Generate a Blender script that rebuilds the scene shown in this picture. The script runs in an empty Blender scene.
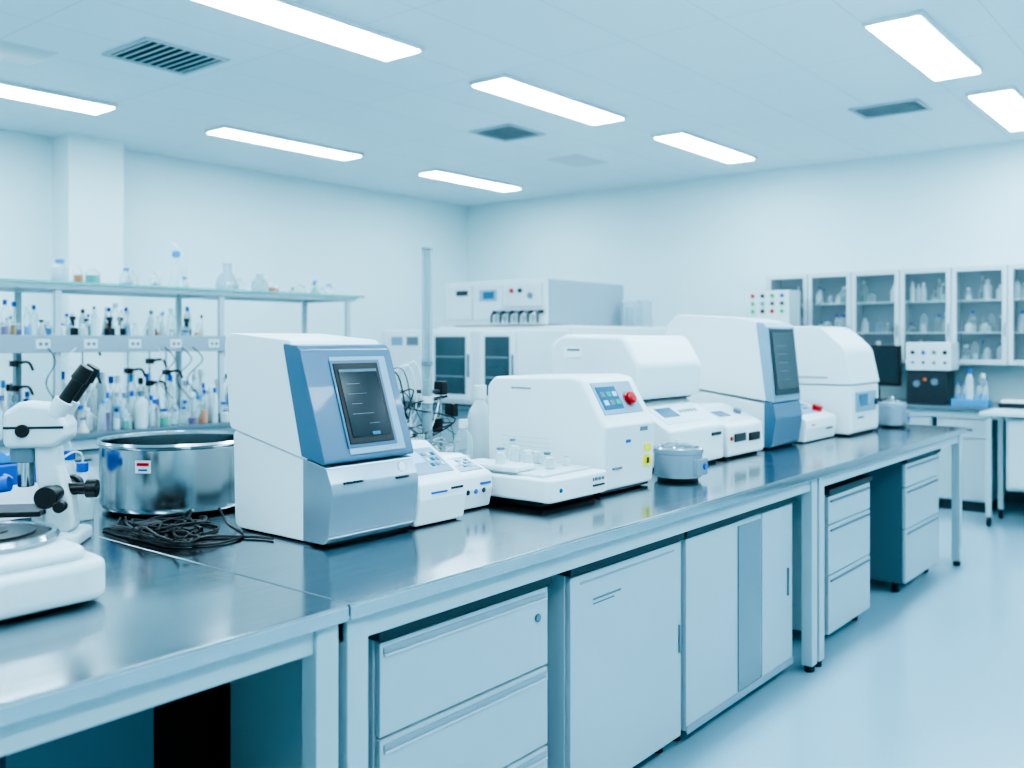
import bpy, bmesh, math, random
from mathutils import Matrix, Vector
random.seed(7)
S=bpy.context.scene

# ---------------------------------------------------------------- materials
def lin(h):
    h=h.lstrip('#'); o=[]
    for i in (0,2,4):
        c=int(h[i:i+2],16)/255
        o.append(c/12.92 if c<=.04045 else ((c+.055)/1.055)**2.4)
    return (o[0],o[1],o[2],1)
MATS={}
def mat(name,col,rough=.4,metal=0,emis=0,var=.008,scale=3,bump=0,bscale=200,stretch=None,coat=0,rvar=.03,ecol=None):
    m=bpy.data.materials.new(name); m.use_nodes=True
    nt=m.node_tree; N=nt.nodes; L=nt.links; b=N['Principled BSDF']
    c=lin(col)
    tc=N.new('ShaderNodeTexCoord'); mp=N.new('ShaderNodeMapping'); L.new(tc.outputs['Object'],mp.inputs[0])
    if stretch: mp.inputs['Scale'].default_value=stretch
    no=N.new('ShaderNodeTexNoise'); no.inputs['Scale'].default_value=scale; no.inputs['Detail'].default_value=4
    L.new(mp.outputs[0],no.inputs['Vector'])
    r=N.new('ShaderNodeValToRGB')
    r.color_ramp.elements[0].position=.3; r.color_ramp.elements[1].position=.7
    r.color_ramp.elements[0].color=tuple(max(0,x*(1-var)) for x in c[:3])+(1,)
    r.color_ramp.elements[1].color=tuple(min(1,x*(1+var)) for x in c[:3])+(1,)
    L.new(no.outputs['Fac'],r.inputs[0]); L.new(r.outputs[0],b.inputs['Base Color'])
    mr=N.new('ShaderNodeMapRange'); mr.inputs['To Min'].default_value=max(.02,rough-rvar); mr.inputs['To Max'].default_value=rough+rvar
    L.new(no.outputs['Fac'],mr.inputs['Value']); L.new(mr.outputs[0],b.inputs['Roughness'])
    b.inputs['Metallic'].default_value=metal
    if coat: b.inputs['Coat Weight'].default_value=coat
    if emis:
        b.inputs['Emission Color'].default_value=lin(ecol) if ecol else c; b.inputs['Emission Strength'].default_value=emis
    if bump:
        n2=N.new('ShaderNodeTexNoise'); n2.inputs['Scale'].default_value=bscale; L.new(mp.outputs[0],n2.inputs['Vector'])
        bp=N.new('ShaderNodeBump'); bp.inputs['Strength'].default_value=bump; bp.inputs['Distance'].default_value=.002
        L.new(n2.outputs['Fac'],bp.inputs['Height']); L.new(bp.outputs[0],b.inputs['Normal'])
    MATS[name]=m; return m
def glass(name,col,a0=.12,a1=.75,rough=.05,k=.5):
    m=bpy.data.materials.new(name); m.use_nodes=True
    nt=m.node_tree; N=nt.nodes; L=nt.links; b=N['Principled BSDF']; out=N['Material Output']
    b.inputs['Base Color'].default_value=lin(col); b.inputs['Roughness'].default_value=rough
    t=N.new('ShaderNodeBsdfTransparent'); t.inputs[0].default_value=tuple(k+(1-k)*x for x in lin(col)[:3])+(1,)
    lw=N.new('ShaderNodeLayerWeight'); lw.inputs[0].default_value=.35
    mr=N.new('ShaderNodeMapRange'); mr.inputs['To Min'].default_value=a0; mr.inputs['To Max'].default_value=a1
    L.new(lw.outputs['Facing'],mr.inputs['Value'])
    mx=N.new('ShaderNodeMixShader'); L.new(mr.outputs[0],mx.inputs[0]); L.new(t.outputs[0],mx.inputs[1]); L.new(b.outputs[0],mx.inputs[2])
    L.new(mx.outputs[0],out.inputs[0]); MATS[name]=m; return m

mat('white','#d3dee1',.33,coat=.15); mat('offwhite','#c2d1d5',.4); mat('panelwhite','#bbc9ce',.45)
mat('cabwhite','#a9bac1',.42); mat('cabside','#566b75',.5); mat('cabdark','#283439',.5); mat('shadecab','#303d45',.5)  # the last one has under-bench shade put into its colour
mat('frame','#a9bcc2',.4); mat('blue','#44657f',.3,coat=.2); mat('bluelight','#7b99ad',.35)
mat('silver','#8fa1ad',.24,metal=.5); mat('black','#070a0d',.4); mat('rubber','#0c1013',.6)
mat('darkgrey','#202a31',.4); mat('midgrey','#637783',.4); mat('anglrey','#899ca7',.4); mat('glosspanel','#637a87',.08,coat=.6)
mat('screen','#0d1820',.14,coat=.3,emis=.06,ecol='#34505f'); mat('screentxt','#455f6d',.4,emis=.14); mat('lcd','#86b4cf',.25,emis=.3)
mat('lcddark','#255a78',.2,emis=.2)
mat('red','#c00812',.3); mat('yellow','#f5e200',.4); mat('green','#10a050',.4); mat('bluecap','#0d55b0',.35); mat('bluetip','#2c90d0',.35)
mat('purple','#5b2f7a',.3); mat('amber','#c9852a',.25); mat('teal','#209a8b',.25); mat('orange','#d6701a',.4)
mat('pot','#a9b2b6',.18,metal=1,scale=2,var=.02,rvar=.02,stretch=(1,1,6)); mat('chrome','#b0b9bd',.16,metal=1)
mat('steel','#a6b0b5',.15,metal=1,scale=5,stretch=(1,18,1),var=.08,rvar=.05)
mat('steeledge','#b8c1c5',.18,metal=1)
mat('greytop','#5c6f79',.22); mat('shelfedge','#6fb0a8',.25); mat('liquid','#b8e0e8',.2)
mat('wallmat','#d0e5e9',.6,var=.006,scale=1.2)
mat('pillarmat','#d6e9ec',.6,var=.006,scale=1.2)
mat('lamp','#f6fcff',.5,emis=22,var=0,ecol='#d2eefa')
mat('vent','#aebfc5',.5); mat('ventdark','#222d34',.7); mat('paper','#e4ebed',.7)
glass('glass','#e4f3f5',.12,.65,k=.8); glass('colglass','#b4cad2',.22,.8,k=.7); glass('glassteal','#9fc6cb',.16,.5,k=.5); glass('cabglass','#c0d2d7',.07,.3,k=.85); glass('glassdark','#5a6c74',.45,.8); glass('glassblue','#58aee0',.6,.9); glass('plastic','#dcebee',.5,.9,.3)

def ceilmat():
    m=mat('ceilmat','#e2ebee',.7,scale=1)
    N=m.node_tree.nodes; L=m.node_tree.links; b=N['Principled BSDF']
    tc=N['Texture Coordinate']; br=N.new('ShaderNodeTexBrick')
    br.offset=0; br.inputs['Scale'].default_value=1; br.inputs['Brick Width'].default_value=1.2; br.inputs['Row Height'].default_value=.6
    br.inputs['Mortar Size'].default_value=.004; br.inputs['Mortar Smooth'].default_value=.3
    br.inputs['Color1'].default_value=lin('#deedf2'); br.inputs['Color2'].default_value=lin('#dcebf1'); br.inputs['Mortar'].default_value=lin('#c4d6dd')
    L.new(tc.outputs['Object'],br.inputs['Vector']); L.new(br.outputs['Color'],b.inputs['Base Color'])
ceilmat()
mat('floormat','#90b2c0',.2,var=.05,scale=220,rvar=.04,coat=.15)

# ---------------------------------------------------------------- builder
def rnd(pts,r,n=5):
    if isinstance(r,(int,float)): r=[r]*len(pts)
    out=[];k=len(pts)
    for i in range(k):
        p=Vector(pts[i]); a=Vector(pts[i-1]); c=Vector(pts[(i+1)%k])
        if r[i]<=1e-5: out.append(tuple(p)); continue
        va=(a-p); vc=(c-p); la,lc=va.length,vc.length; va.normalize(); vc.normalize()
        ang=va.angle(vc)
        if ang>math.pi-.02: out.append(tuple(p)); continue
        t=min(r[i]/math.tan(ang/2),la*.45,lc*.45)
        s=p+va*t; e=p+vc*t
        for j in range(n+1):
            u=j/n; q=s*(1-u)**2+p*2*u*(1-u)+e*u*u
            out.append((q.x,q.y))
    return out
class B:
    def __init__(s,name,M=None,parent=None):
        s.name=name; s.v=[]; s.f=[]; s.mi=[]; s.mats=[]; s.M=M; s.parent=parent
    def add(s,bm,m,M=None):
        if M is not None: bm.transform(M)
        if s.M is not None: bm.transform(s.M)
        bmesh.ops.recalc_face_normals(bm,faces=bm.faces)
        if m not in s.mats: s.mats.append(m)
        k=s.mats.index(m); b=len(s.v); bm.verts.index_update()
        for v in bm.verts: s.v.append(v.co[:])
        for f in bm.faces: s.f.append([b+v.index for v in f.verts]); s.mi.append(k)
        bm.free()
    def box(s,x0,x1,y0,y1,z0,z1,m,bev=.004,seg=2,M=None):
        bm=bmesh.new(); bmesh.ops.create_cube(bm,size=1)
        a,b,c=abs(x1-x0),abs(y1-y0),abs(z1-z0)
        for v in bm.verts: v.co=Vector((v.co.x*a+(x0+x1)/2,v.co.y*b+(y0+y1)/2,v.co.z*c+(z0+z1)/2))
        bev=min(bev,.45*min(a,b,c))
        if bev>0: bmesh.ops.bevel(bm,geom=bm.edges[:],offset=bev,segments=seg,affect='EDGES',profile=.5)
        s.add(bm,m,M)
    def obox(s,o,u,v,w,h,t,m,bev=.001,du=0,dv=0,dn=0):
        u=Vector(u).normalized(); v=Vector(v).normalized(); n=u.cross(v)
        o=Vector(o)+u*du+v*dv+n*dn
        M=Matrix((( u.x,v.x,n.x,o.x),(u.y,v.y,n.y,o.y),(u.z,v.z,n.z,o.z),(0,0,0,1)))
        s.box(-w/2,w/2,-h/2,h/2,-t/2,t/2,m,bev,M=M)
    def prof(s,pts,c0,c1,m,axis='X',r=0,bev=.005,seg=2,n=5,taper=None,M=None):
        P=rnd(pts,r,n); bm=bmesh.new()
        def mk(p,c): 
            return {'X':(c,p[0],p[1]),'Y':(p[0],c,p[1]),'Z':(p[0],p[1],c)}[axis]
        v0=[bm.verts.new(mk(p,c0)) for p in P]; v1=[bm.verts.new(mk(p,c1)) for p in P]
        f0=bm.faces.new(v0); f1=bm.faces.new(v1)
        k=len(P)
        for i in range(k): bm.faces.new((v0[i],v0[(i+1)%k],v1[(i+1)%k],v1[i]))
        bmesh.ops.recalc_face_normals(bm,faces=bm.faces)
        if bev>0:
            es=list(set(list(f0.edges)+list(f1.edges)))
            bmesh.ops.bevel(bm,geom=es,offset=bev,segments=seg,affect='EDGES',profile=.5,clamp_overlap=True)
        if taper:
            for v in bm.verts: v.co=Vector(taper(v.co))
        s.add(bm,m,M)
    def lathe(s,pr,c,m,seg=24,axis='Z',M=None):
        bm=bmesh.new(); rings=[]
        for r,z in pr:
            if r<1e-5: rings.append([bm.verts.new((0,0,z))])
            else: rings.append([bm.verts.new((r*math.cos(2*math.pi*i/seg),r*math.sin(2*math.pi*i/seg),z)) for i in range(seg)])
        for a,b in zip(rings,rings[1:]):
            for i in range(seg):
                j=(i+1)%seg
                if len(a)==1 and len(b)==1: break
                if len(a)==1: bm.faces.new((a[0],b[i],b[j]))
                elif len(b)==1: bm.faces.new((a[i],a[j],b[0]))
                else: bm.faces.new((a[i],a[j],b[j],b[i]))
        R=Matrix.Identity(4)
        if axis=='X': R=Matrix.Rotation(math.pi/2,4,'Y')
        elif axis=='Y': R=Matrix.Rotation(math.pi/2,4,'X')
        elif isinstance(axis,(tuple,Vector)): R=Vector(axis).to_track_quat('Z','Y').to_matrix().to_4x4()
        T=Matrix.Translation(c)@R
        if M is not None: T=M@T
        s.add(bm,m,T)
    def cyl(s,c,r,h,m,seg=24,axis='Z',b=.002,r2=None,M=None):
        if r2 is None: r2=r
        b=min(b,r*.4,h*.4,max(r2*.4,1e-4))
        s.lathe([(0,0),(r-b,0),(r,b),(r2,h-b),(r2-b,h),(0,h)],c,m,seg,axis,M)
    def tube(s,pts,r,m,seg=8,sm=6,M=None):
        P=[Vector(p) for p in pts]
        if sm>1 and len(P)>2:
            Q=[];E=[P[0]]+P+[P[-1]]
            for i in range(1,len(E)-2):
                a,b,c,d=E[i-1],E[i],E[i+1],E[i+2]
                for j in range(sm):
                    t=j/sm
                    Q.append(.5*((2*b)+(c-a)*t+(2*a-5*b+4*c-d)*t*t+(3*b-a-3*c+d)*t**3))
            Q.append(P[-1]); P=Q
        for p in P:
            if p.z<.9+r+.001 and min(q[2] for q in pts)>.89: p.z=.9+r+.001
        bm=bmesh.new(); rings=[]; up=Vector((.13,.21,.97)).normalized()
        for i,p in enumerate(P):
            t=(P[min(i+1,len(P)-1)]-P[max(i-1,0)])
            if t.length<1e-7: t=Vector((0,0,1))
            t.normalize(); x=up-t*up.dot(t)
            if x.length<.05: x=Vector((1,0,0))-t*t.x
            x.normalize(); up=x; y=t.cross(x)
            rings.append([bm.verts.new(p+r*(x*math.cos(2*math.pi*k/seg)+y*math.sin(2*math.pi*k/seg))) for k in range(seg)])
        for a,b in zip(rings,rings[1:]):
            for i in range(seg): bm.faces.new((a[i],a[(i+1)%seg],b[(i+1)%seg],b[i]))
        bm.faces.new(rings[0]); bm.faces.new(rings[-1][::-1])
        s.add(bm,m,M)
    def done(s,wn=True):
        me=bpy.data.meshes.new(s.name); me.from_pydata(s.v,[],s.f)
        for m in s.mats: me.materials.append(MATS[m])
        me.polygons.foreach_set('material_index',s.mi)
        me.polygons.foreach_set('use_smooth',[True]*len(s.f)); me.update()
        me.set_sharp_from_angle(angle=math.radians(38))
        o=bpy.data.objects.new(s.name,me); S.collection.objects.link(o)
        if s.parent: o.parent=s.parent
        if wn:
            w=o.modifiers.new('wn','WEIGHTED_NORMAL'); w.keep_sharp=True
        return o
def empty(name):
    e=bpy.data.objects.new(name,None); S.collection.objects.link(e); return e

# ---------------------------------------------------------------- room shell
H=3.27; XW=9.4; YW=8.41; X0=-2.6; Y0=-2.6
def slab(name,x0,x1,y0,y1,z0,z1,m):
    b=B(name); b.box(x0,x1,y0,y1,z0,z1,m,0); return b.done(False)
slab('floor',X0-.1,XW+.1,Y0-.1,YW+.1,-.1,0,'floormat')
slab('ceiling',X0-.1,XW+.1,Y0-.1,YW+.1,H,H+.1,'ceilmat')
slab('wall_left',X0,XW,YW,YW+.1,0,H,'wallmat')
slab('wall_right',XW,XW+.1,Y0,YW+.1,0,H,'wallmat')
slab('wall_back',X0-.1,X0,Y0,YW+.1,0,H,'wallmat')
slab('wall_front',X0,XW,Y0-.1,Y0,0,H,'wallmat')
slab('wall_pillar',3.86,4.36,8.1,YW,0,H,'pillarmat')
slab('baseboard_right',XW-.012,XW,Y0,YW,0,.1,'cabside')
slab('baseboard_left',X0,XW,YW-.012,YW,0,.1,'cabside')

# ceiling lamps
def lamp(x0,x1,y0,y1):
    b=B('ceiling_light_panel'); t=.02
    b.box(x0-t,x1+t,y0-t,y0,H-.03,H,'white',.003); b.box(x0-t,x1+t,y1,y1+t,H-.03,H,'white',.003)
    b.box(x0-t,x0,y0,y1,H-.03,H,'white',.003); b.box(x1,x1+t,y0,y1,H-.03,H,'white',.003)
    b.box(x0,x1,y0,y1,H-.036,H-.004,'lamp',0); b.done(False)
for r in [(2.60,4.08,4.04,4.34),(4.87,6.36,4.02,4.31),(7.14,8.58,3.92,4.19),
          (2.1,3.61,6.84,7.13),(4.55,6.06,6.8,7.05),(7.12,8.54,6.81,7.06),
          (5.36,6.74,1.49,1.77),(7.37,8.78,1.42,1.7),(3.2,4.6,1.48,1.78),(1.0,2.4,1.48,1.78),(-1.4,0,1.48,1.78),  # panels past the seen ones here and below: unseen, added for room lighting
          (.2,1.6,4.02,4.32),(-.4,1.1,6.82,7.15),(-2,-.6,4.02,4.32),
          (-1.4,0,-1,-.7),(1.0,2.4,-1,-.7),(3.2,4.6,-1,-.7),(5.4,6.8,-1,-.7),(7.4,8.8,-1,-.7)]: lamp(*r)
def vent(x0,x1,y0,y1):
    b=B('ceiling_air_vent'); t=.03
    b.box(x0,x1,y0,y0+t,H-.014,H,'vent'); b.box(x0,x1,y1-t,y1,H-.014,H,'vent')
    b.box(x0,x0+t,y0+t,y1-t,H-.014,H,'vent'); b.box(x1-t,x1,y0+t,y1-t,H-.014,H,'vent')
    b.box(x0+t,x1-t,y0+t,y1-t,H-.003,H-.001,'ventdark',0)
    n=9
    for i in range(n):
        xx=x0+t+(i+.5)*(x1-x0-2*t)/n
        b.obox((xx,(y0+y1)/2,H-.008),(0,1,0),(1,0,.12),y1-y0-2*t,.022,.002,'vent',0)
    b.done(False)
vent(2.92,3.5,5.17,5.7); vent(6.0,6.5,4.9,5.36); vent(7.28,7.68,2.03,2.55)
for (x,y) in [(2.2,5.9),(7.4,5.2)]:
    b=B('ceiling_access_hatch'); b.box(x,x+.55,y,y+.4,H-.006,H,'white',.002); b.box(x+.02,x+.53,y+.02,y+.38,H-.009,H-.005,'offwhite',.002); b.done(False)

# ---------------------------------------------------------------- main steel bench
YF=1.543; YB=3.28; ZT=.9; XJ=1.342
def bench(x0,x1):
    b=B('stainless_steel_workbench'); g=.0012
    b.prof([(x0+g,YF),(x1-g,YF),(x1-g,YB),(x0+g,YB)],ZT-.03,ZT,'steel',axis='Z',r=.004,bev=.004)
    b.box(x0+g+.001,x1-g-.001,YF-.002,YF+.004,ZT-.036,ZT-.005,'steeledge',.002)
    zf=ZT-.037; L=.062
    b.box(x0+.012,x1-.012,YF+.03,YF+.07,zf-.06,zf,'frame'); b.box(x0+.012,x1-.012,YB-.07,YB-.03,zf-.06,zf,'frame')
    for xx in (x0+.012,x1-.012-L):
        b.box(xx,xx+L,YF+.03,YB-.03,zf-.06,zf,'frame')
        for yy in (YF+.02,YB-.075):
            b.box(xx,xx+L,yy,yy+.05,.03,zf,'frame'); b.cyl((xx+L/2,yy+.025,0),.022,.032,'rubber')
    return b.done()
bench(-1.5,XJ); bench(XJ,4.09); bench(4.09,6.6)

def cabinet(name,x0,x1,z1,kind,y=1.63,dep=.6,dark=False):
    b=B(name); z0=.06
    b.box(x0,x1,y+.02,y+dep,z0,z1-.03,'cabside' if dark else 'cabwhite',.004)
    b.box(x0-.008,x1+.008,y-.01,y+dep+.01,z1-.03,z1,'cabdark',.005)
    for xx in (x0+.05,x1-.05):
        for yy in (y+.07,y+dep-.06):
            b.cyl((xx,yy,0),.02,z0+.01,'rubber')
    w0,w1=x0+.004,x1-.004; zt=z1-.036
    if kind=='drawers':
        z=zt
        for i in range(3):
            h=(zt-z0)/3-.006
            if i==2: h=z-z0
            b.box(w0,w1,y,y+.02,z-h,z,'cabwhite',.004)
            b.box(w0+.01,w1-.01,y-.004,y+.004,z-.028,z-.012,'anglrey',.003)
            b.box(w0+.01,w1-.01,y-.008,y,z-.034,z-.028,'panelwhite',.002)
            z-=h+.006
        b.cyl((w1-.05,y,zt-.08),.012,.006,'midgrey',axis='Y')
    elif kind=='drawers4':
        z=zt
        for hh in (.14,.24,.4):
            h=min(hh,z-z0); b.box(w0,w1,y,y+.02,z-h+.005,z,'cabwhite',.004)
            b.box(w0+.02,w1-.02,y-.008,y,z-.03,z-.02,'midgrey',.003); z-=h
    elif kind=='door':
        b.box(w0,w1,y,y+.02,z0,zt,'cabwhite',.004)
        b.box(w0+.05,w1-.05,y-.002,y,zt-.03,zt-.022,'anglrey',.001)
        b.box(w0+.12,w0+.28,y-.0015,y,zt-.092,zt-.086,'midgrey',0); b.box(w0+.12,w0+.24,y-.0015,y,zt-.105,zt-.101,'midgrey',0)
        b.box(w1-.02,w1-.012,y-.006,y,z0+.3,z0+.4,'midgrey',.002)
    elif kind=='double':
        xa,xb=x0+.42,x0+.65
        b.box(w0,xa-.002,y,y+.02,z0,zt,'cabwhite',.004); b.box(xb+.002,w1,y,y+.02,z0,zt,'cabwhite',.004)
        b.box(xa,xb,y+.004,y+.02,z0,zt,'cabwhite',.002); b.box(xa+.01,xb-.01,y-.001,y+.006,z0+.02,zt-.02,'glosspanel',.002)
        b.box(w0,w1,y-.004,y,z0-.01,z0+.02,'anglrey',.002)
        b.box(w1-.06,w1-.052,y-.008,y,z0+.3,z0+.42,'midgrey',.002)
    b.done()
cabinet('drawer_cabinet',1.508,2.175,.79,'drawers')
cabinet('underbench_shade_cabinet',2.28,2.965,.79,'door')
cabinet('glazed_storage_cabinet',2.995,3.965,.79,'double')
cabinet('drawer_cabinet',4.39,4.99,.76,'drawers4',dark=False)
cabinet('drawer_cabinet',5.6,6.3,.79,'drawers4',dark=True)
b=B('underbench_shade_cabinet'); b.box(.86,1.2,2.1,2.62,0.01,.74,'cabside',.005); b.box(.845,.862,2.12,2.6,.03,.72,'cabside',.003); b.box(.86,1.2,2.085,2.1,.03,.72,'cabside',.003)
b.box(.84,.846,2.3,2.4,.6,.612,'darkgrey',.002); b.done()
for (a,c) in ((-1.2,.0),(.02,1.2),(1.46,2.7),(2.72,3.96)):  # added rows with dark fronts, standing in for the shade under the benches
    b=B('underbench_shade_cabinet'); b.box(a,c,2.66,3.14,.06,.78,'shadecab',.004); b.box(a+.04,c-.04,2.7,3.1,0,.062,'black')
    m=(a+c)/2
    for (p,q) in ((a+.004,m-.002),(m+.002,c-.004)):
        b.box(p,q,2.645,2.66,.065,.775,'shadecab',.004); b.box(p,q,3.14,3.155,.065,.775,'cabwhite',.004); b.box((p+q)/2-.06,(p+q)/2+.06,2.635,2.645,.7,.71,'midgrey',.002)
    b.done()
b=B('bottle_crate')
cx0,cy0=.36,1.9
b.box(cx0,cx0+.45,cy0,cy0+.4,0,.02,'darkgrey')
for y in (cy0,cy0+.39): b.box(cx0,cx0+.45,y,y+.012,0,.18,'darkgrey')
for x in (cx0,cx0+.44): b.box(x,x+.012,cy0,cy0+.4,0,.18,'darkgrey')
for i in range(4):
    for j in range(3):
        h=.22+.05*((i+j)%3)
        b.cyl((cx0+.06+i*.105,cy0+.08+j*.12,.02),.035,h,['offwhite','anglrey','midgrey'][(i+j)%3]); b.cyl((cx0+.06+i*.105,cy0+.08+j*.12,.02+h),.018,.03,['red','bluecap','white'][(i*2+j)%3])
b.done()

# ---------------------------------------------------------------- A: touchscreen analyser
b=B('touchscreen_analyzer')
xa,xb=1.66,1.985
b.prof([(2.07,.905),(2.43,.905),(2.44,1.20),(2.07,1.13)],xa,xb,'white',r=[.01,.03,.02,.01],bev=.012,seg=3)
b.prof([(2.08,1.135),(2.445,1.205),(2.475,1.465),(2.44,1.492),(2.16,1.47),(2.13,1.445)],xa-.006,xb+.004,'white',r=[.005,.02,.06,.03,.02,.02],bev=.018,seg=3)
b.prof([(1.995,1.125),(2.10,1.145),(2.185,1.462),(2.12,1.455),(2.105,1.442)],xa-.010,xb+.008,'blue',r=[.01,.004,.01,.01,.02],bev=.028,seg=4)
b.prof([(1.99,.93),(2.01,.908),(2.10,.908),(2.10,1.14),(2.0,1.12),(1.972,1.06)],xa-.004,xb+.002,'silver',r=[.03,.01,.004,.004,.015,.07],bev=.03,seg=5)
b.box(xa+.02,xb-.02,2.02,2.42,.9,.91,'rubber',.002)
p0=Vector((0,1.995,1.125)); p1=Vector((0,2.105,1.442)); v=(p1-p0).normalized()
o=Vector(((xa+xb)/2,(p0.y+p1.y)/2,(p0.z+p1.z)/2))
b.obox(o,(1,0,0),v,.215,.29,.005,'bluelight',.002,dn=.0005,dv=.0,du=.03)
b.obox(o,(1,0,0),v,.19,.262,.008,'blue',.003,dn=.001,dv=.004,du=.014)
b.obox(o,(1,0,0),v,.170,.24,.006,'black',.002,dn=.005,dv=.004,du=.012)
b.obox(o,(1,0,0),v,.144,.204,.003,'screen',.0005,dn=.0085,dv=.004,du=.012)
b.obox(o,(1,0,0),v,.144,.008,.0006,'screentxt',0,dn=.0103,dv=.10,du=.012)
for i,(w,c) in enumerate([(.05,-.03),(.07,-.02),(.04,-.03),(.08,-.015),(.04,.02)]):
    b.obox(o,(1,0,0),v,w,.002,.0006,'screentxt',0,dn=.0103,dv=.06-i*.03,du=.012+c)
b.obox(o,(1,0,0),v,.03,.01,.0006,'lcddark',0,dn=.0103,dv=-.09,du=.03)
b.obox(o,(1,0,0),v,.05,.006,.003,'anglrey',.001,dn=.002,dv=-.14,du=.1)
b.cyl((xb-.055,1.99,1.095),.014,.006,'white',20,axis=(0,-1,.2))
b.box(xb-.09,xb-.04,1.972,1.982,1.066,1.072,'darkgrey',0)
for i in range(6): b.box(xa+.04+i*.012,xa+.049+i*.012,1.974,1.985,1.072,1.078,'darkgrey',0)
b.done()

def wedge(name,x0,x1,yf,yb,zf,zb,ym,label='lcd',z0=.905,buttons=True):
    b=B(name)
    b.prof([(yf+.012,z0),(yb,z0),(yb,zb-.01),(ym,zb),(yf,zf),(yf-.004,zf-.05)],x0,x1,'white',r=[.012,.02,.03,.03,.02,.02],bev=.012,seg=3)
    b.box(x0+.015,x1-.015,yf+.03,yb-.03,.9,z0+.002,'rubber',.002)
    v=Vector((0,ym-yf,zb-zf)).normalized(); o=Vector(((x0+x1)/2,(ym+yf)/2,(zb+zf)/2)); w=x1-x0; h=math.hypot(ym-yf,zb-zf)
    b.obox(o,(1,0,0),v,w*.78,h*.62,.003,'bluelight',.001,dn=.001)
    b.obox(o,(1,0,0),v,w*.34,h*.3,.002,label,.0005,dn=.003,du=-w*.15,dv=h*.1)
    if buttons:
        for i in range(3):
            for j in range(3):
                b.obox(o,(1,0,0),v,w*.06,h*.07,.003,['midgrey','panelwhite','lcddark'][(i+j)%3],.0008,dn=.003,du=w*(.1+.1*i),dv=h*(.14-.13*j))
    return b
b=wedge('keypad_module',1.995,2.215,1.985,2.36,1.035,1.14,2.16)
for i in range(5): b.box(2.14+i*.011,2.148+i*.011,1.9795,1.983,1.005,1.012,'darkgrey',0)
b.box(2.05,2.12,1.98,1.983,1.0,1.006,'bluecap',0); b.done()
b=wedge('sample_pump_module',2.225,2.43,2.06,2.42,1.02,1.075,2.2)
for i in range(3): b.cyl((2.30+i*.04,2.058,.965),.009,.004,['darkgrey','bluecap','darkgrey'][i],axis='Y')
b.box(2.36,2.41,2.05,2.055,.985,.993,'bluecap',0); b.done()

# B: microplate washer
b=B('microplate_washer')
b.box(2.5,2.82,1.90,2.3,.9,.93,'black',.01,3)
b.prof([(2.47,1.845),(2.82,1.845),(2.82,2.3),(2.47,2.3)],.926,1.005,'white',axis='Z',r=.025,bev=.01,seg=3)
b.box(2.50,2.79,1.90,2.27,1.003,1.015,'offwhite',.004)
for i in range(10):
    if i%3!=1: b.box(2.72+i*.007,2.725+i*.007,1.841,1.846,.975,.986,'midgrey',0)
b.box(2.72,2.79,1.841,1.846,.955,.962,'darkgrey',0)
b.cyl((2.53,1.847,.965),.008,.006,'lcddark',axis='Y')
b.prof([(2.48,2.0),(2.6,2.0),(2.6,2.26),(2.48,2.26)],1.015,1.035,'white',axis='Z',r=.02,bev=.006)
for i,(x,y,r,h) in enumerate([(2.65,1.98,.02,.03),(2.70,2.03,.017,.04),(2.66,2.09,.022,.045),(2.73,2.10,.02,.035),(2.64,2.2,.02,.05),(2.75,1.98,.015,.03),(2.71,2.19,.02,.05),(2.76,2.24,.015,.07),(2.52,2.1,.018,.05)]):
    b.cyl((x,y,1.015),r,h,'plastic',16); b.cyl((x,y,1.015+h),r*.8,.01,['offwhite','midgrey','offwhite'][i%3],16)
b.done()
b=B('sample_tray'); b.prof([(2.43,2.46),(2.72,2.46),(2.72,2.7),(2.43,2.7)],.9,1.0,'white',axis='Z',r=.02,bev=.008)
b.prof([(2.40,2.44),(2.75,2.44),(2.75,2.72),(2.40,2.72)],1.0,1.015,'offwhite',axis='Z',r=.02,bev=.005)
for i in range(4):
    for j in range(3): b.cyl((2.46+i*.075,2.5+j*.08,1.015),.014,.035+.025*((i*j)%3),'glass',12)
b.done()

# C: box with red button
b=B('benchtop_spectrometer')
x0,x1=2.84,3.2
b.prof([(1.885,.915),(2.43,.915),(2.44,1.29),(2.40,1.325),(2.04,1.335),(1.98,1.325),(1.89,1.175),(1.872,1.15)],x0,x1,'white',r=[.02,.03,.05,.03,.03,.03,.03,.02],bev=.022,seg=4)
for xx in (x0+.04,x1-.04):
    for yy in (1.94,2.38): b.cyl((xx,yy,.9),.018,.02,'rubber')
b.box(x0+.01,x1-.01,1.90,2.41,.905,.925,'darkgrey',.004)
p0=Vector((0,1.89,1.175)); p1=Vector((0,1.98,1.325)); v=(p1-p0).normalized(); o=Vector(((x0+x1)/2,(p0.y+p1.y)/2,(p0.z+p1.z)/2))
b.obox(o,(1,0,0),v,.27,.135,.004,'bluelight',.002,dn=.001,du=-.005)
b.obox(o,(1,0,0),v,.13,.095,.003,'lcddark',.001,dn=.004,du=-.06)
for i in range(3):
    for j in range(2): b.obox(o,(1,0,0),v,.028,.02,.001,['lcd','screentxt','teal'][(i+j)%3],0,dn=.006,du=-.098+i*.04,dv=-.02+j*.035)
n=Vector((1,0,0)).cross(v)
c=o+Vector((1,0,0))*.065-v*.012
b.lathe([(0,0),(.028,0),(.028,.006),(.018,.008),(.018,.012),(.025,.016),(.025,.022),(.02,.028),(0,.03)],c,'red',24,axis=tuple(n))
b.lathe([(.034,0),(.034,.004),(0,.0045)],c,'midgrey',24,axis=tuple(n))
b.obox((3.11,1.872,1.13),(1,0,0),(0,0,1),.05,.016,.004,'midgrey',0)
b.obox((3.14,1.875,1.055),(1,0,0),(0,0,1),.04,.03,.006,'yellow',0); b.obox((3.14,1.877,1.005),(1,0,0),(0,0,1),.055,.04,.006,'yellow',0)
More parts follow.
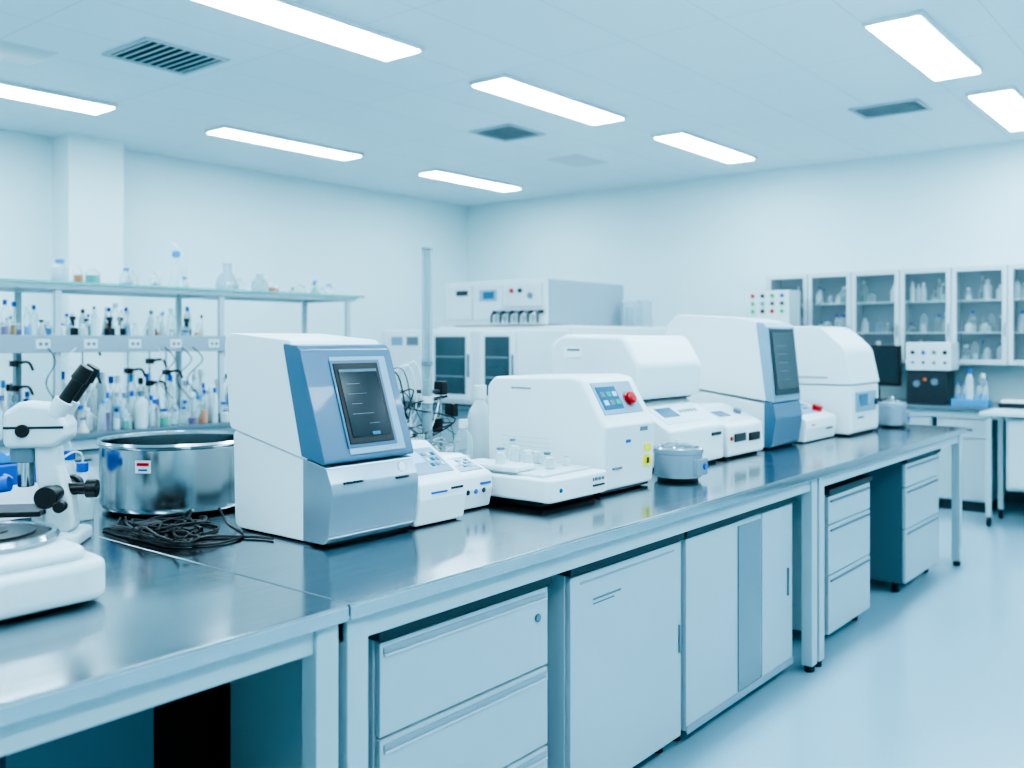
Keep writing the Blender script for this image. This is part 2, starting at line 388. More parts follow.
b.obox((3.14,1.873,1.005),(1,0,0),(0,0,1),.012,.022,.006,'darkgrey',0)
b.obox((3.0,1.874,1.09),(1,0,0),(0,0,1),.03,.012,.004,'bluecap',0); b.box(2.9,2.96,1.875,1.884,.99,.998,'midgrey',0)
for i in range(5): b.box(x0-.001,x0+.001,2.12,2.36,1.02+i*.018,1.025+i*.018,'offwhite',0)
for i in range(7): b.box(x0-.0015,x0+.001,2.3-i*.014,2.31-i*.014,1.28,1.287,'midgrey',0)
b.done()

def drum(name,cx,cy,r,h):
    b=B(name); b.cyl((cx,cy,.9),r*.85,.02,'rubber',32)
    b.lathe([(0,.915),(r*.95,.915),(r,.925),(r,.9+h*.72),(r*1.04,.9+h*.74),(r*1.04,.9+h*.86),(r*.98,.9+h*.9),(r*.9,.9+h*.9),(r*.86,.9+h*.84),(0,.9+h*.84)],(cx,cy,0),'silver',40)
    b.lathe([(0,.9+h),(r*.5,.9+h*.98),(r*.7,.9+h*.93),(r*.75,.9+h*.83)],(cx,cy,0),'pot',32)
    b.cyl((cx,cy,.9+h*.98),r*.12,h*.12,'white')
    b.box(cx-.04,cx+.05,cy-r-.012,cy-r+.03,.925,.925+h*.45,'silver',.005); b.cyl((cx+.02,cy-r-.01,.96),.013,.01,'bluecap',axis='Y')
    b.done()
drum('magnetic_stirrer',3.39,1.88,.098,.15)

# E
b=B('benchtop_centrifuge')
b.prof([(1.99,.915),(2.62,.915),(2.62,1.20),(2.2,1.205),(1.99,1.08)],3.52,4.03,'white',r=[.02,.03,.02,.04,.03],bev=.018,seg=3)
b.prof([(2.13,1.205),(2.60,1.205),(2.60,1.46),(2.52,1.495),(2.2,1.49),(2.12,1.36)],3.48,4.06,'white',r=[.03,.03,.06,.05,.06,.06],bev=.05,seg=5)
b.box(3.53,4.02,2.16,2.58,1.198,1.21,'darkgrey',.002)
b.box(3.54,4.01,2.02,2.6,.9,.92,'rubber',.003)
v=Vector((0,.21,.125)).normalized(); o=Vector((3.775,2.095,1.1425))
b.obox(o,(1,0,0),v,.42,.16,.003,'offwhite',.001,dn=.001); b.obox(o,(1,0,0),v,.14,.07,.003,'lcddark',.001,dn=.003,du=-.1)
for i in range(5): b.obox(o,(1,0,0),v,.02,.02,.004,'midgrey',.001,dn=.003,du=.02+i*.035)
b.box(3.58,3.74,1.985,1.992,.99,1.0,'midgrey',.001); b.box(3.90,3.99,1.984,1.992,1.03,1.045,'darkgrey',.001)
b.box(3.476,3.4805,2.42,2.52,1.39,1.44,'paper',0); b.box(3.4755,3.4765,2.43,2.5,1.42,1.43,'midgrey',0)
b.done()
b=B('dry_block_heater')
b.prof([(1.99,.912),(2.5,.912),(2.5,1.13),(2.22,1.145),(2.0,1.06)],4.08,4.48,'white',r=[.02,.03,.03,.04,.03],bev=.016,seg=3)
b.box(4.1,4.46,2.02,2.48,.9,.916,'rubber',.003)
b.box(4.14,4.26,1.985,1.992,.98,1.02,'darkgrey',.003); b.box(4.30,4.42,1.985,1.992,.975,1.015,'black',.003)
v=Vector((0,.22,.085)).normalized(); o=Vector((4.28,2.11,1.1025))
b.obox(o,(1,0,0),v,.32,.15,.003,'offwhite',.001,dn=.001); b.obox(o,(1,0,0),v,.12,.06,.003,'lcddark',.001,dn=.003,du=-.05)
b.cyl(o+Vector((.11,-.01,0)),.02,.02,'midgrey',axis=(0,-.36,.93)); b.cyl((4.105,1.992,1.0),.01,.008,'red',axis='Y')
b.done()

# F
b=B('touchscreen_analyzer')
xa,xb=4.6,4.95
b.prof([(2.03,.91),(2.60,.91),(2.60,1.22),(2.03,1.14)],xa,xb,'white',r=.02,bev=.015,seg=3)
b.prof([(2.03,1.15),(2.60,1.225),(2.63,1.54),(2.55,1.612),(2.2,1.59),(2.08,1.57)],xa-.006,xb+.004,'white',r=[.01,.02,.08,.05,.04,.04],bev=.025,seg=3)
b.prof([(1.99,1.14),(2.035,1.155),(2.09,1.565),(2.05,1.56),(2.03,1.54)],xa-.008,xb+.006,'bluelight',r=[.01,.004,.01,.01,.02],bev=.012,seg=3)
b.prof([(2.0,.93),(2.015,.91),(2.045,.91),(2.045,1.155),(1.995,1.14),(1.98,1.06)],xa-.004,xb,'blue',r=[.02,.01,.004,.004,.01,.05],bev=.012,seg=3)
v=Vector((0,.045,.40)).normalized(); o=Vector(((xa+xb)/2,2.01,1.34))
b.obox(o,(1,0,0),v,.31,.35,.006,'darkgrey',.002,dn=.003,dv=.015); b.obox(o,(1,0,0),v,.27,.30,.003,'screen',.0005,dn=.007,dv=.02)
for i in range(5): b.obox(o,(1,0,0),v,.12,.004,.001,'screentxt',0,dn=.009,dv=.1-i*.045,du=-.03)
b.box(xa+.02,xb-.02,2.03,2.58,.9,.912,'rubber',.002)
b.done()
b=B('vial_shaker')
b.prof([(2.66,.912),(3.0,.912),(3.0,1.22),(2.85,1.26),(2.72,1.24),(2.65,1.1)],4.05,4.5,'white',r=.04,bev=.02,seg=3); b.box(4.07,4.48,2.7,2.98,.9,.915,'rubber',.002)
b.done()
b=wedge('ph_meter',5.0,5.45,1.975,2.45,1.03,1.14,2.3)
b.cyl((5.36,2.06,1.06),.03,.03,'red',axis=(0,-.3,.95)); b.box(5.06,5.12,1.972,1.976,.98,1.0,'red',0); b.box(5.28,5.38,1.972,1.976,.96,.97,'darkgrey',0); b.done()
# H
b=B('domed_autoclave')
b.prof([(1.91,.912),(2.46,.912),(2.47,1.2),(1.91,1.2)],5.52,6.0,'white',r=[.03,.03,.01,.01],bev=.02,seg=3)
b.prof([(1.905,1.205),(2.48,1.205),(2.50,1.42),(2.40,1.55),(2.1,1.555),(1.95,1.42)],5.51,6.01,'white',r=[.01,.02,.10,.12,.16,.12],bev=.07,seg=6,n=8)
b.box(5.53,5.99,1.92,2.45,1.197,1.21,'anglrey',.002); b.box(5.54,5.98,1.94,2.42,.9,.915,'rubber',.003)
b.obox((5.76,1.905,1.1),(1,0,0),(0,0,1),.36,.12,.004,'bluelight',.002); b.obox((5.70,1.901,1.11),(1,0,0),(0,0,1),.15,.07,.004,'lcddark',.001)
b.cyl((5.92,1.902,1.09),.02,.012,'darkgrey',axis='Y'); b.box(5.62,5.72,1.906,1.909,1.0,1.012,'midgrey',0)
b.box(5.505,5.512,2.05,2.35,1.24,1.25,'anglrey',0)
b.done()
drum('magnetic_stirrer',6.34,1.93,.085,.18)
b=B('vortex_mixer'); b.prof([(6.25,2.3),(6.5,2.3),(6.5,2.55),(6.25,2.55)],.91,1.0,'offwhite',axis='Z',r=.03,bev=.01); b.box(6.27,6.48,2.32,2.53,.9,.915,'rubber'); b.cyl((6.37,2.42,1.0),.04,.05,'black'); b.cyl((6.37,2.42,1.05),.05,.015,'rubber'); b.done()

# ---------------------------------------------------------------- steel bowl
b=B('stainless_steel_water_bath')
R=.25;cx,cy=1.775,2.93
b.lathe([(0,.905),(R-.03,.905),(R-.008,.912),(R,.93),(R,1.115),(R+.008,1.12),(R+.011,1.128),(R+.006,1.136),(R-.004,1.134),(R-.008,1.12),(R-.008,.95),(R-.03,.925),(0,.925)],(cx,cy,0),'pot',64)
b.cyl((cx,cy,.9),R-.04,.01,'rubber',40)
ang=math.radians(-146)
for w,z0,z1,m,k in [(.05,1.045,1.085,'paper',.001),(.04,1.068,1.078,'red',.0025),(.03,1.052,1.058,'bluecap',.0025)]:
    dr=Vector((math.cos(ang),math.sin(ang),0)); t=Vector((-dr.y,dr.x,0))
    b.obox(Vector((cx,cy,(z0+z1)/2))+dr*(R+k),t,(0,0,1),w,z1-z0,.003,m,0)
b.done()
def washbottle(x,y,z=.9,h=.2):
    b=B('wash_bottle')
    b.lathe([(0,z),(.03,z),(.034,z+.006),(.034,z+h*.55),(.028,z+h*.65),(.014,z+h*.74),(.014,z+h*.78)],(x,y,0),'plastic',24)
    b.lathe([(0,z+.002),(.031,z+.004),(.031,z+h*.3),(0,z+h*.3)],(x,y,0),'liquid',20)
    b.cyl((x,y,z+h*.76),.018,h*.14,'bluecap')
    b.tube([(x,y,z+h*.88),(x,y,z+h*1.02),(x-.02,y+.01,z+h*1.08),(x-.05,y+.02,z+h*1.0)],.0035,'plastic'); b.done()
washbottle(1.44,2.93,.9,.2)
washbottle(1.50,3.14,.9,.22)
b=B('blue_glove_box'); b.box(1.20,1.40,3.08,3.22,.9,1.03,'paper',.006); b.box(1.198,1.402,3.078,3.222,1.01,1.075,'bluecap',.006); b.box(1.25,1.35,3.12,3.18,1.073,1.078,'darkgrey',.001)
b.prof([(1.26,1.075),(1.34,1.075),(1.33,1.115),(1.30,1.10),(1.27,1.125)],3.135,3.165,'bluetip',axis='Y',r=.008,bev=.006); b.done()

b=B('power_cables')
for k in range(13):
    pts=[];ph=random.random()*6;cx,cy=1.48+random.uniform(-.09,.07),2.5+random.uniform(-.14,.12)
    ra,rb=random.uniform(.05,.15),random.uniform(.05,.19)
    f=random.uniform(.8,1.5)
    for i in range(13):
        t=ph+i*.62; q=1-.03*i
        x=cx+ra*q*math.cos(t)+random.uniform(-.03,.03)+.006*i*math.cos(ph); y=cy+rb*q*math.sin(t*f)+random.uniform(-.03,.03)
        pts.append((max(1.385,min(x,1.64)),y,.905+.0035*k*.5+abs(random.gauss(0,.008))))
    b.tube(pts,.0038,'black')
for pts in ([(1.39,2.60,.905),(1.385,2.46,.905),(1.40,2.34,.905),(1.5,2.27,.905),(1.60,2.3,.905),(1.63,2.42,.92),(1.64,2.48,.96)],
            [(1.39,2.70,.905),(1.385,2.55,.905),(1.42,2.4,.905),(1.54,2.36,.905),(1.61,2.26,.905),(1.63,2.2,.905)],
            [(1.39,2.70,.905),(1.43,2.62,.905),(1.48,2.67,.905),(1.55,2.64,.915),(1.62,2.58,.905),(1.63,2.5,.905)]): b.tube(pts,.004,'black')
b.box(1.42,1.50,2.55,2.6,.901,.935,'black',.008); b.box(1.50,1.55,2.42,2.46,.901,.925,'black',.006)
b.done()

# ---------------------------------------------------------------- illuminated base, front left
b=B('illuminated_microscope_base')
b.prof([(.42,1.96),(1.035,1.96),(1.06,2.42),(.5,2.46)],.908,.995,'offwhite',axis='Z',r=.07,bev=.02,seg=4)
b.prof([(.48,1.99),(1.0,1.99),(1.03,2.40),(.54,2.43)],.99,1.02,'offwhite',axis='Z',r=.06,bev=.014,seg=4)
b.box(.52,1.0,2.03,2.4,.9,.915,'rubber',.004)
cc=(.865,2.215,.013)
b.lathe([(0,1.006),(.15,1.006),(.155,1.018),(.15,1.028),(.138,1.028),(.134,1.02),(0,1.02)],cc,'pot',64)
b.lathe([(.133,1.0205),(.133,1.0245),(0,1.0245)],cc,'rubber',64)
b.lathe([(.105,1.025),(.105,1.030),(.06,1.031),(0,1.031)],cc,'darkgrey',48)
b.lathe([(.05,1.0312),(.05,1.033),(0,1.033)],cc,'rubber',48)
b.cyl((1.052,2.12,.95),.008,.012,'black',axis='X')
b.done()

# microscope
Mx=Matrix.Translation((1.2,2.68,0))@Matrix.Rotation(math.radians(-42),4,'Z')
b=B('stereo_microscope',Mx)
b.prof([(-.15,-.09),(.12,-.09),(.12,.09),(-.15,.09)],.9,.935,'offwhite',axis='Z',r=.04,bev=.01,seg=3)
b.prof([(.01,.93),(.10,.93),(.09,1.02),(.055,1.12),(.05,1.19),(-.01,1.19),(-.005,1.08),(.02,1.0)],-.035,.035,'offwhite',axis='Y',r=.03,bev=.012,seg=3)
b.cyl((.05,-.11,1.045),.022,.22,'black',axis=(0,1,0)); b.cyl((.05,-.125,1.045),.03,.035,'black',axis=(0,1,0)); b.cyl((.05,.09,1.045),.03,.035,'black',axis=(0,1,0))
b.cyl((.085,-.13,1.02),.016,.03,'black',axis=(0,1,0))
b.tube([(.07,-.0,1.05),(.13,0,1.05)],.017,'black',16,1); b.cyl((.12,0,1.05),.026,.03,'black',axis='X')
b.prof([(-.085,1.17),(.05,1.17),(.085,1.20),(.085,1.235),(.05,1.29),(-.04,1.30),(-.085,1.27)],-.055,.055,'offwhite',axis='Y',r=.025,bev=.018,seg=3)
b.box(-.08,.075,-.057,.057,1.225,1.232,'darkgrey',.001)
for s_ in (-1,1):
    d=Vector((.55,0,.85)).normalized(); c0=Vector((.045,s_*.033,1.26))
    b.cyl(c0,.026,.05,'offwhite',axis=tuple(d)); b.cyl(c0+d*.045,.018,.08,'black',axis=tuple(d)); b.cyl(c0+d*.115,.023,.045,'black',axis=tuple(d),r2=.02)
b.cyl((-.03,-.065,1.22),.018,.13,'black',axis=(0,1,0))
b.cyl((-.04,0,1.13),.04,.045,'midgrey'); b.cyl((-.04,0,1.06),.022,.075,'chrome'); b.cyl((-.085,0,1.09),.014,.045,'bluecap',axis=(-.5,0,-.8))
b.box(-.15,.02,-.07,.07,.985,1.0,'black',.004); b.box(-.02,.05,-.02,.02,.94,1.0,'white',.004)
b.cyl((-.16,-.03,1.06),.022,.09,'bluecap',axis=(1,0,.15)); b.cyl((-.05,0,.935),.035,.03,'darkgrey')
b.done()

# ---------------------------------------------------------------- tall glass column + tubing
def bottle(b,x,y,z,r,h,body,cap,liq=None,lh=.5,seg=14,erl=False):
    if erl: pr=[(0,z),(r*.97,z),(r,z+h*.04),(r*.3,z+h*.7),(r*.3,z+h*.92),(r*.38,z+h*.95)]
    else: pr=[(0,z),(r*.95,z),(r,z+h*.03),(r,z+h*.62),(r*.8,z+h*.72),(r*.42,z+h*.8),(r*.42,z+h*.86)]
    b.lathe(pr,(x,y,0),body,seg)
    if liq:
        t=lh*h*.6
        if erl: b.lathe([(0,z+.003),(r*.9,z+.004),(r*(.9-.6*lh*.6/.7),z+t),(0,z+t)],(x,y,0),liq,seg)
        else: b.lathe([(0,z+.003),(r*.93,z+.004),(r*.93,z+t),(0,z+t)],(x,y,0),liq,seg)
    if cap: b.cyl((x,y,z+h*.84),r*.5,h*.15,cap,seg)
b=B('chromatography_column')
cx,cy=2.87,2.8
b.cyl((cx,cy,.9),.07,.02,'darkgrey',32); b.cyl((cx,cy,.92),.02,.05,'offwhite')
b.lathe([(.023,.96),(.023,1.86),(.019,1.868),(.016,1.86),(.016,.96)],(cx,cy,0),'colglass',24)
b.lathe([(.0145,.965),(.0145,1.3),(0,1.3)],(cx,cy,0),'plastic',20); b.cyl((cx,cy,.96),.027,.02,'offwhite'); b.cyl((cx,cy,1.2),.027,.03,'offwhite'); b.cyl((cx,cy,1.36),.026,.02,'midgrey'); b.cyl((cx,cy,1.855),.025,.012,'anglrey')
b.tube([(cx+.06,cy+.05,.92),(cx+.06,cy+.05,1.5)],.006,'chrome',8,1); b.box(cx-.01,cx+.07,cy-.01,cy+.06,1.24,1.256,'darkgrey',.003)
b.cyl((cx+.06,cy+.05,.9),.03,.03,'darkgrey')
for k in range(9):
    x=2.74-.035*k
    b.tube([(x,2.88,.905),(x-.01,2.89,1.1),(x-.03,2.85,1.26+.02*k),(x+.05,2.8,1.38-.015*k),(x+.12,2.82,1.2),(2.8,2.86,1.02+.02*k),(2.84,2.86,.96)],.0035,['plastic','white','midgrey','black'][k%4])
for k in range(22):
    top=.24 if k%3 else .36
    pts=[(2.50+random.uniform(0,.55),2.76+random.uniform(0,.14),.91+random.uniform(0,top)) for _ in range(6)]
    pts[0]=(pts[0][0],pts[0][1],.905); b.tube(pts,.0032,['black','black','plastic','white','midgrey'][k%5])
for (x,z) in ((2.7,1.13),(2.95,1.1),(3.05,1.16),(2.62,1.22),(2.98,1.26)): b.box(x-.02,x+.02,2.80,2.85,z-.03,z+.03,'black',.006)
for x in (2.62,2.7,2.98): b.tube([(x,2.825,.905),(x,2.825,1.28)],.005,'chrome',8,1)
b.box(2.62,2.82,2.84,2.9,1.08,1.12,'white',.006)
bottle(b,2.58,2.95,.9,.04,.2,'glass','white','liquid',.6,20)
bottle(b,2.42,2.9,.9,.045,.27,'glass','offwhite','liquid',.6,20,True)
b.done()
b=B('reagent_bottles')
bottle(b,3.02,2.63,.9,.055,.38,'plastic','offwhite','offwhite',.9,20)
bottle(b,3.15,2.66,.9,.05,.34,'plastic','offwhite','offwhite',.8,20)
bottle(b,2.90,2.62,.9,.04,.24,'glass','white','liquid',.6,20)
b.done()

# ---------------------------------------------------------------- left bench with rack
b=B('laboratory_bench')
b.box(.2,5.35,5.6,7.1,.865,.9,'greytop',.005); b.box(.22,5.33,5.63,7.07,.80,.865,'frame',.004)
for x in (.25,1.9,3.6,5.25):
    for y in (5.65,7.0): b.box(x,x+.05,y,y+.05,0,.82,'frame')
for i in range(5):
    x=.4+i*.98
    b.box(x,x+.8,5.72,6.4,.08,.78,'cabwhite',.005)
    for j in range(3): b.box(x+.01,x+.79,5.705,5.72,.1+j*.225,.31+j*.225,'cabwhite',.004); b.box(x+.3,x+.5,5.69,5.705,.27+j*.225,.28+j*.225,'darkgrey',.003)
    b.box(x+.05,x+.75,5.8,6.3,0,.085,'cabdark')
b.done()
rack=empty('reagent_shelf_rack')
b=B('rack_frame',parent=rack)
posts=[.35,1.55,2.75,3.93,5.13]
for x in posts:
    for y in (5.92,6.48): b.box(x-.02,x+.02,y-.015,y+.015,.9,1.83,'frame')
    b.box(x-.02,x+.02,5.92,6.48,1.79,1.82,'frame')
b.box(.3,5.25,5.86,6.54,1.826,1.838,'glassteal',.002); b.box(.3,5.25,5.852,5.862,1.822,1.838,'shelfedge',.002); b.box(.3,5.25,6.54,6.55,1.822,1.838,'shelfedge',.002); b.box(5.25,5.26,5.852,6.55,1.822,1.838,'shelfedge',.002)
b.box(.3,5.2,5.90,5.93,1.79,1.822,'offwhite',.003); b.box(.3,5.2,6.47,6.5,1.79,1.822,'offwhite',.003)
b.box(.3,3.95,5.9,6.5,1.485,1.5,'offwhite',.003); b.box(.3,3.95,5.885,5.9,1.39,1.5,'anglrey',.004)
b.box(.3,3.95,6.5,6.52,1.39,1.5,'anglrey',.004)
for i in range(12):
    x=.5+i*.3; b.box(x,x+.09,5.878,5.886,1.415,1.475,'offwhite',.004); b.cyl((x+.03,5.879,1.445),.012,.004,'midgrey',12,'Y'); b.cyl((x+.065,5.879,1.445),.012,.004,'midgrey',12,'Y')
b.done()
bodies=['glass','glass','glass','glass','plastic','plastic']
caps=['bluecap','white','black','bluecap','offwhite','bluetip','bluecap',None,'offwhite','black','bluecap','midgrey','white']
liqs=[None,'liquid','liquid','teal','purple','amber','bluetip','orange',None,'offwhite','liquid',None,'bluetip','teal']
used=[]
def place(b,n,x0,x1,y0,y1,z,rs,hs):
    c=0;t=0
    while c<n and t<n*30:
        t+=1; r=random.uniform(*rs); x=random.uniform(x0,x1); y=random.uniform(y0,y1)
        if any(abs(z-q[3])<.3 and (x-q[0])**2+(y-q[1])**2<(r+q[2]+.006)**2 for q in used): continue
        used.append((x,y,r,z)); c+=1
        bottle(b,x,y,z,r,random.uniform(*hs),random.choice(bodies),random.choice(caps),random.choice(liqs),random.uniform(.3,.9),12,random.random()<.25)
b=B('laboratory_glassware')
place(b,95,2.2,5.2,5.66,5.80,.9,(.02,.045),(.08,.26)); b.done()
b=B('stored_bottles',parent=rack)
place(b,90,2.2,5.2,5.96,6.44,.9,(.022,.05),(.14,.38))
place(b,50,2.3,3.9,5.95,6.44,1.5,(.015,.035),(.06,.22)); b.done()
b=B('laboratory_glassware')
place(b,10,4.3,5.1,5.95,6.44,1.8385,(.03,.05),(.06,.12))
place(b,12,2.4,5.1,6.1,6.44,1.8385,(.03,.06),(.08,.18))
bottle(b,3.62,6.0,1.8385,.055,.26,'glass','bluetip','liquid',.5,18,True)
b.tube([(3.62,6.0,2.0),(3.62,6.0,2.12),(3.58,6.0,2.16),(3.68,6.0,2.08),(3.70,6.0,1.9)],.005,'glass')
b.lathe([(0,1.8385),(.07,1.84),(.085,1.87),(.07,1.93),(.035,1.98),(.035,2.03),(.04,2.035)],(4.02,5.98,0),'colglass',20)
b.lathe([(0,1.8385),(.06,1.84),(.065,1.87),(.06,1.92),(.03,1.95),(.03,1.97)],(4.3,5.97,0),'colglass',20)
b.done()
b=B('retort_stand_clamps',parent=rack)
for (x,y,h) in [(2.5,5.95,.5),(2.95,6.0,.6),(3.25,5.98,.66),(3.6,6.1,.62),(4.3,6.0,.5),(4.7,6.1,.55),(3.4,5.97,.5),(4.05,6.0,.55),(4.5,5.97,.6)]:
    b.box(x-.05,x+.05,y-.04,y+.04,.9,.912,'darkgrey'); b.tube([(x,y,.912),(x,y,.9+h)],.006,'chrome',8,1)
    for z in (.9+h*.55,.9+h*.85):
        b.box(x-.02,x+.02,y-.03,y+.02,z-.018,z+.018,'black',.004); b.tube([(x,y-.02,z),(x+.05,y-.08,z+.01),(x+.08,y-.08,z-.04)],.008,'black')
for i in range(16):
    x=2.5+random.uniform(0,2.4); h=random.uniform(-.12,.14); b.tube([(x,5.875,1.42),(x+.04+h,5.86,1.33),(x-.03-h,5.85,1.2),(x+.06,5.87,1.05),(x+.05-h,5.9,.95)],.0035,['black','white','darkgrey'][i%3])
for x in (2.9,3.15,3.22,3.45,3.72):
    b.box(x-.025,x+.025,6.0,6.06,1.5,1.55,'black',.006); b.cyl((x,6.03,1.55),.012,.05,'black'); b.cyl((x,6.03,1.60),.02,.025,'darkgrey')
b.done()

# ---------------------------------------------------------------- background machines
b=B('laboratory_bench')
b.box(5.95,8.55,4.75,6.5,.865,.9,'greytop',.005)
for x in (6.0,8.45):
    for y in (4.8,6.4): b.box(x,x+.05,y,y+.05,0,.866,'frame')
b.box(6.1,8.4,4.85,6.3,.05,.8,'cabwhite',.005); b.box(6.05,8.5,4.8,6.45,.8,.866,'frame'); b.box(6.15,8.35,4.9,6.25,0,.06,'cabdark'); b.done()
b=B('glass_front_incubator')
b.box(6.0,6.72,4.8,6.45,.91,1.56,'offwhite',.015,3); b.box(6.05,6.7,4.85,6.4,.9,.912,'rubber')
b.box(5.985,6.0,5.88,6.42,.95,1.53,'white',.006); b.box(5.982,5.987,5.95,6.1,1.42,1.5,'midgrey',.002); b.box(5.982,5.987,6.15,6.3,1.42,1.5,'bluelight',.002)
for (a,c) in ((5.32,5.8),(4.83,5.22)):
    b.box(5.985,6.0,a,c,.95,1.54,'white',.006); b.box(5.98,5.986,a+.06,c-.06,1.0,1.5,'glassdark',.003); b.box(5.983,5.9855,a+.06,c-.06,1.0,1.5,'cabside',0)
    for z in (1.15,1.32): b.box(5.978,5.981,a+.07,c-.07,z,z+.008,'anglrey',0)
    b.box(5.965,5.985,a+.015,a+.03,1.15,1.35,'midgrey',.004)
b.done()
b=B('drying_oven')
b.box(6.76,8.5,4.78,6.45,.91,1.6,'white',.02,3); b.box(6.8,8.45,4.85,6.4,.9,.912,'rubber')
b.box(6.9,7.6,4.765,4.78,.98,1.5,'offwhite',.006); b.box(7.7,8.4,4.765,4.78,.98,1.5,'offwhite',.006); b.box(7.0,7.2,4.758,4.766,1.4,1.46,'lcddark',.002); b.done()
b=B('gas_analyzer_cabinet')
b.box(6.8,8.08,5.1,6.36,1.61,2.03,'anglrey',.01); b.box(6.85,8.05,5.15,6.3,1.6,1.612,'rubber')
b.box(6.78,6.8,5.1,6.36,1.61,2.03,'offwhite',.006)
for (a,c,z0,z1) in ((6.0,6.32,1.66,1.99),(5.62,5.97,1.66,1.99),(5.15,5.58,1.78,1.99)): b.box(6.765,6.78,a,c,z0,z1,'panelwhite',.005)
b.box(6.758,6.766,5.68,5.9,1.84,1.95,'bluelight',.003); b.box(6.755,6.76,5.71,5.85,1.86,1.93,'lcddark',.001)
b.box(6.758,6.766,6.05,6.2,1.9,1.95,'darkgrey',.003)
b.cyl((6.77,5.5,1.93),.022,.02,'red',16,axis=(-1,0,0)); b.cyl((6.77,5.4,1.93),.022,.02,'darkgrey',16,axis=(-1,0,0)); b.cyl((6.77,5.28,1.88),.03,.02,'midgrey',16,axis=(-1,0,0))
for i in range(11):
    y=5.15+i*.055; b.cyl((6.785,y,1.73),.018,.05,['black','midgrey'][i%2],10,axis=(-1,0,0)); b.tube([(6.75,y,1.73),(6.72,y+.01,1.70),(6.73,y+.02,1.63)],.009,['black','chrome'][i%2])
b.done()
b=B('beaker_set')
for (x,y,r,h) in [(7.95,4.95,.09,.24),(8.2,4.93,.08,.26),(8.1,5.04,.05,.2)]:
    b.lathe([(0,1.6),(r,1.6),(r,1.6+h),(r+.006,1.6+h+.004)],(x,y,0),'colglass',20)
b.done()
b=B('laboratory_bench')
b.box(8.6,9.38,-1.5,4.9,.865,.9,'greytop',.005); b.box(8.64,9.37,-1.48,4.88,.80,.866,'frame',.003)
for (a,c) in ((4.0,4.85),(3.1,3.95),(2.3,3.05),(1.84,2.26),(.6,1.2),(-.4,.4),(-1.4,-.5)):
    b.box(8.66,9.35,a,c,.09,.8,'cabwhite',.004); b.box(8.7,9.35,a+.03,c-.03,0,.095,'cabdark')
    b.box(8.645,8.66,a+.01,c-.01,.1,.62,'cabwhite',.004); b.box(8.645,8.66,a+.01,c-.01,.63,.79,'cabwhite',.004); b.box(8.635,8.646,(a+c)/2-.08,(a+c)/2+.08,.7,.71,'darkgrey',.002)
b.done()
b=B('wheeled_lab_table')
b.box(8.02,8.55,.3,1.78,.875,.905,'offwhite',.006)
for x in (8.05,8.48):
    for y in (.35,1.7):
        b.box(x,x+.04,y,y+.04,.08,.876,'frame'); b.lathe([(0,-.012),(.035,-.012),(.038,0),(.035,.012),(0,.012)],(x+.02,y+.02,.038),'rubber',16,axis=(0,1,0)); b.cyl((x+.02,y+.02,.05),.012,.04,'midgrey')
b.box(8.08,8.5,.6,1.6,.3,.86,'cabwhite',.005); b.box(8.07,8.082,.62,1.58,.32,.84,'panelwhite',.003); b.done()

# wall cabinets
wc=empty('glass_door_wall_cabinet')
b=B('cabinet_body',parent=wc)
za,zb=1.25,2.13; xf=9.05; ys=[4.0,3.57,3.14,2.69,2.24,1.78,1.32,.86,.4]
b.box(xf+.02,9.395,ys[-1],ys[0],zb-.02,zb,'cabwhite',.003); b.box(xf+.02,9.395,ys[-1],ys[0],za,za+.02,'cabwhite',.003); b.box(9.38,9.395,ys[-1],ys[0],za,zb,'anglrey',0)
for y in ys: b.box(xf+.02,9.39,y-.009,y+.009,za,zb,'cabwhite',.002)
for z in (1.53,1.82): b.box(xf+.05,9.39,ys[-1],ys[0],z,z+.012,'white',.001)
for a,c in zip(ys[1:],ys[:-1]):
    f=.045
    b.box(xf,xf+.02,a+.003,a+f,za,zb,'panelwhite',.004); b.box(xf,xf+.02,c-f,c-.003,za,zb,'panelwhite',.004)
    b.box(xf,xf+.02,a+f,c-f,za,za+f,'panelwhite',.004); b.box(xf,xf+.02,a+f,c-f,zb-f,zb,'panelwhite',.004)
    b.box(xf+.008,xf+.010,a+f,c-f,za+f,zb-f,'cabglass',0); b.box(xf-.014,xf,a+.018,a+.026,1.5,1.62,'midgrey',.003)
b.done()
b=B('stored_glassware',parent=wc)
used=[]
for z in (1.27,1.542,1.832):
    for i in range(90):
        r=random.uniform(.02,.045); x=random.uniform(9.10,9.33); y=random.uniform(.5,3.92)
        if any(abs(y-q)<.009+r for q in ys) or any(abs(z-q[3])<.1 and (x-q[0])**2+(y-q[1])**2<(r+q[2])**2 for q in used): continue
        used.append((x,y,r,z)); bottle(b,x,y,z,r,random.uniform(.08,.22),random.choice(['glass','plastic','white','glass']),random.choice(['white','white','bluecap',None]),random.choice([None,'liquid','bluetip','white','teal']),.6,10)
b.done()
b=B('control_cabinet')
b.box(8.62,8.9,3.58,4.03,.9,1.95,'offwhite',.008)
for i in range(4):
    for j in range(3):
        b.cyl((8.622,3.95-i*.1,1.9-j*.075),.02,.014,['red','green','green','darkgrey','teal','darkgrey','green','darkgrey','red','bluecap','darkgrey','green'][i*3+j],12,axis=(-1,0,0))
b.box(8.612,8.62,3.64,3.97,1.3,1.6,'panelwhite',.003); b.done()
b=B('desktop_monitor'); b.box(8.78,8.82,2.60,3.05,1.05,1.42,'black',.008); b.box(8.775,8.781,2.625,3.025,1.08,1.40,'screen',.001); b.box(8.8,8.84,2.8,2.87,.92,1.1,'black',.005); b.box(8.7,8.92,2.72,2.95,.9,.915,'black',.005); b.done()
b=B('pump_controller')
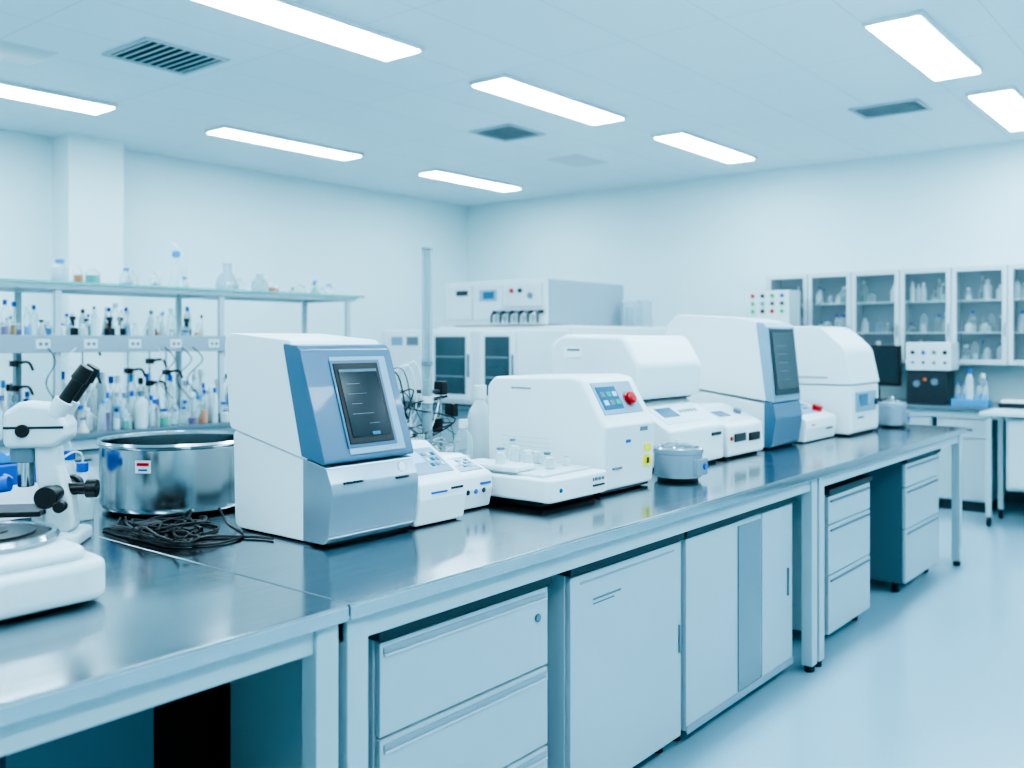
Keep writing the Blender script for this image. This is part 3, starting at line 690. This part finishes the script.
b.box(8.75,9.02,2.2,2.54,.9,1.2,'darkgrey',.01); b.box(8.73,9.0,2.16,2.54,1.2,1.45,'offwhite',.01)
for i in range(4): b.cyl((8.732,2.21+i*.09,1.36),.018,.015,['darkgrey','midgrey','bluecap','darkgrey'][i],14,axis=(-1,0,0)); b.cyl((8.732,2.21+i*.09,1.27),.012,.012,'darkgrey',12,axis=(-1,0,0))
b.cyl((8.752,2.3,1.1),.03,.02,'midgrey',14,axis=(-1,0,0)); b.cyl((8.752,2.45,1.08),.03,.02,'midgrey',14,axis=(-1,0,0)); b.cyl((8.752,2.38,1.12),.012,.02,'orange',14,axis=(-1,0,0)); b.done()
b=B('blue_bottle_rack')
b.box(8.68,8.86,1.86,2.15,.9,.96,'glassblue',.006); b.box(8.7,8.84,1.88,2.13,.902,.92,'bluetip',.003)
for i in range(5): bottle(b,8.8,1.9+i*.055,.96,.022,.14,'glass','bluecap' if i%2 else 'bluetip','bluetip',.5,12)
bottle(b,8.77,2.02,.96,.03,.26,'plastic','bluecap','liquid',.6,14); bottle(b,8.93,1.95,.9,.04,.28,'glass','white','liquid',.6,14)
b.done()
b=B('ring_binder'); b.box(8.70,8.95,1.5,1.78,.9,.94,'darkgrey',.005); b.box(8.71,8.94,1.51,1.77,.94,.96,'paper',.003); b.done()

# ---------------------------------------------------------------- camera
cam=bpy.data.cameras.new('camera'); co=bpy.data.objects.new('camera',cam); S.collection.objects.link(co)
cam.sensor_width=36; cam.lens=933/1024*36; cam.shift_y=-44/1024; cam.clip_start=.02
co.location=(0,0,1.47); co.rotation_euler=(math.radians(90),0,math.radians(39.1-90))
cam.dof.use_dof=True; cam.dof.focus_distance=2.9; cam.dof.aperture_fstop=2.2
S.camera=co
w=bpy.data.worlds.new('world'); S.world=w; w.use_nodes=True
w.node_tree.nodes['Background'].inputs[0].default_value=(.7,.88,1,1); w.node_tree.nodes['Background'].inputs[1].default_value=.3
S.view_settings.view_transform='AgX'
try: S.view_settings.look='AgX - High Contrast'
except Exception as e: print(e)
S.view_settings.exposure=.72
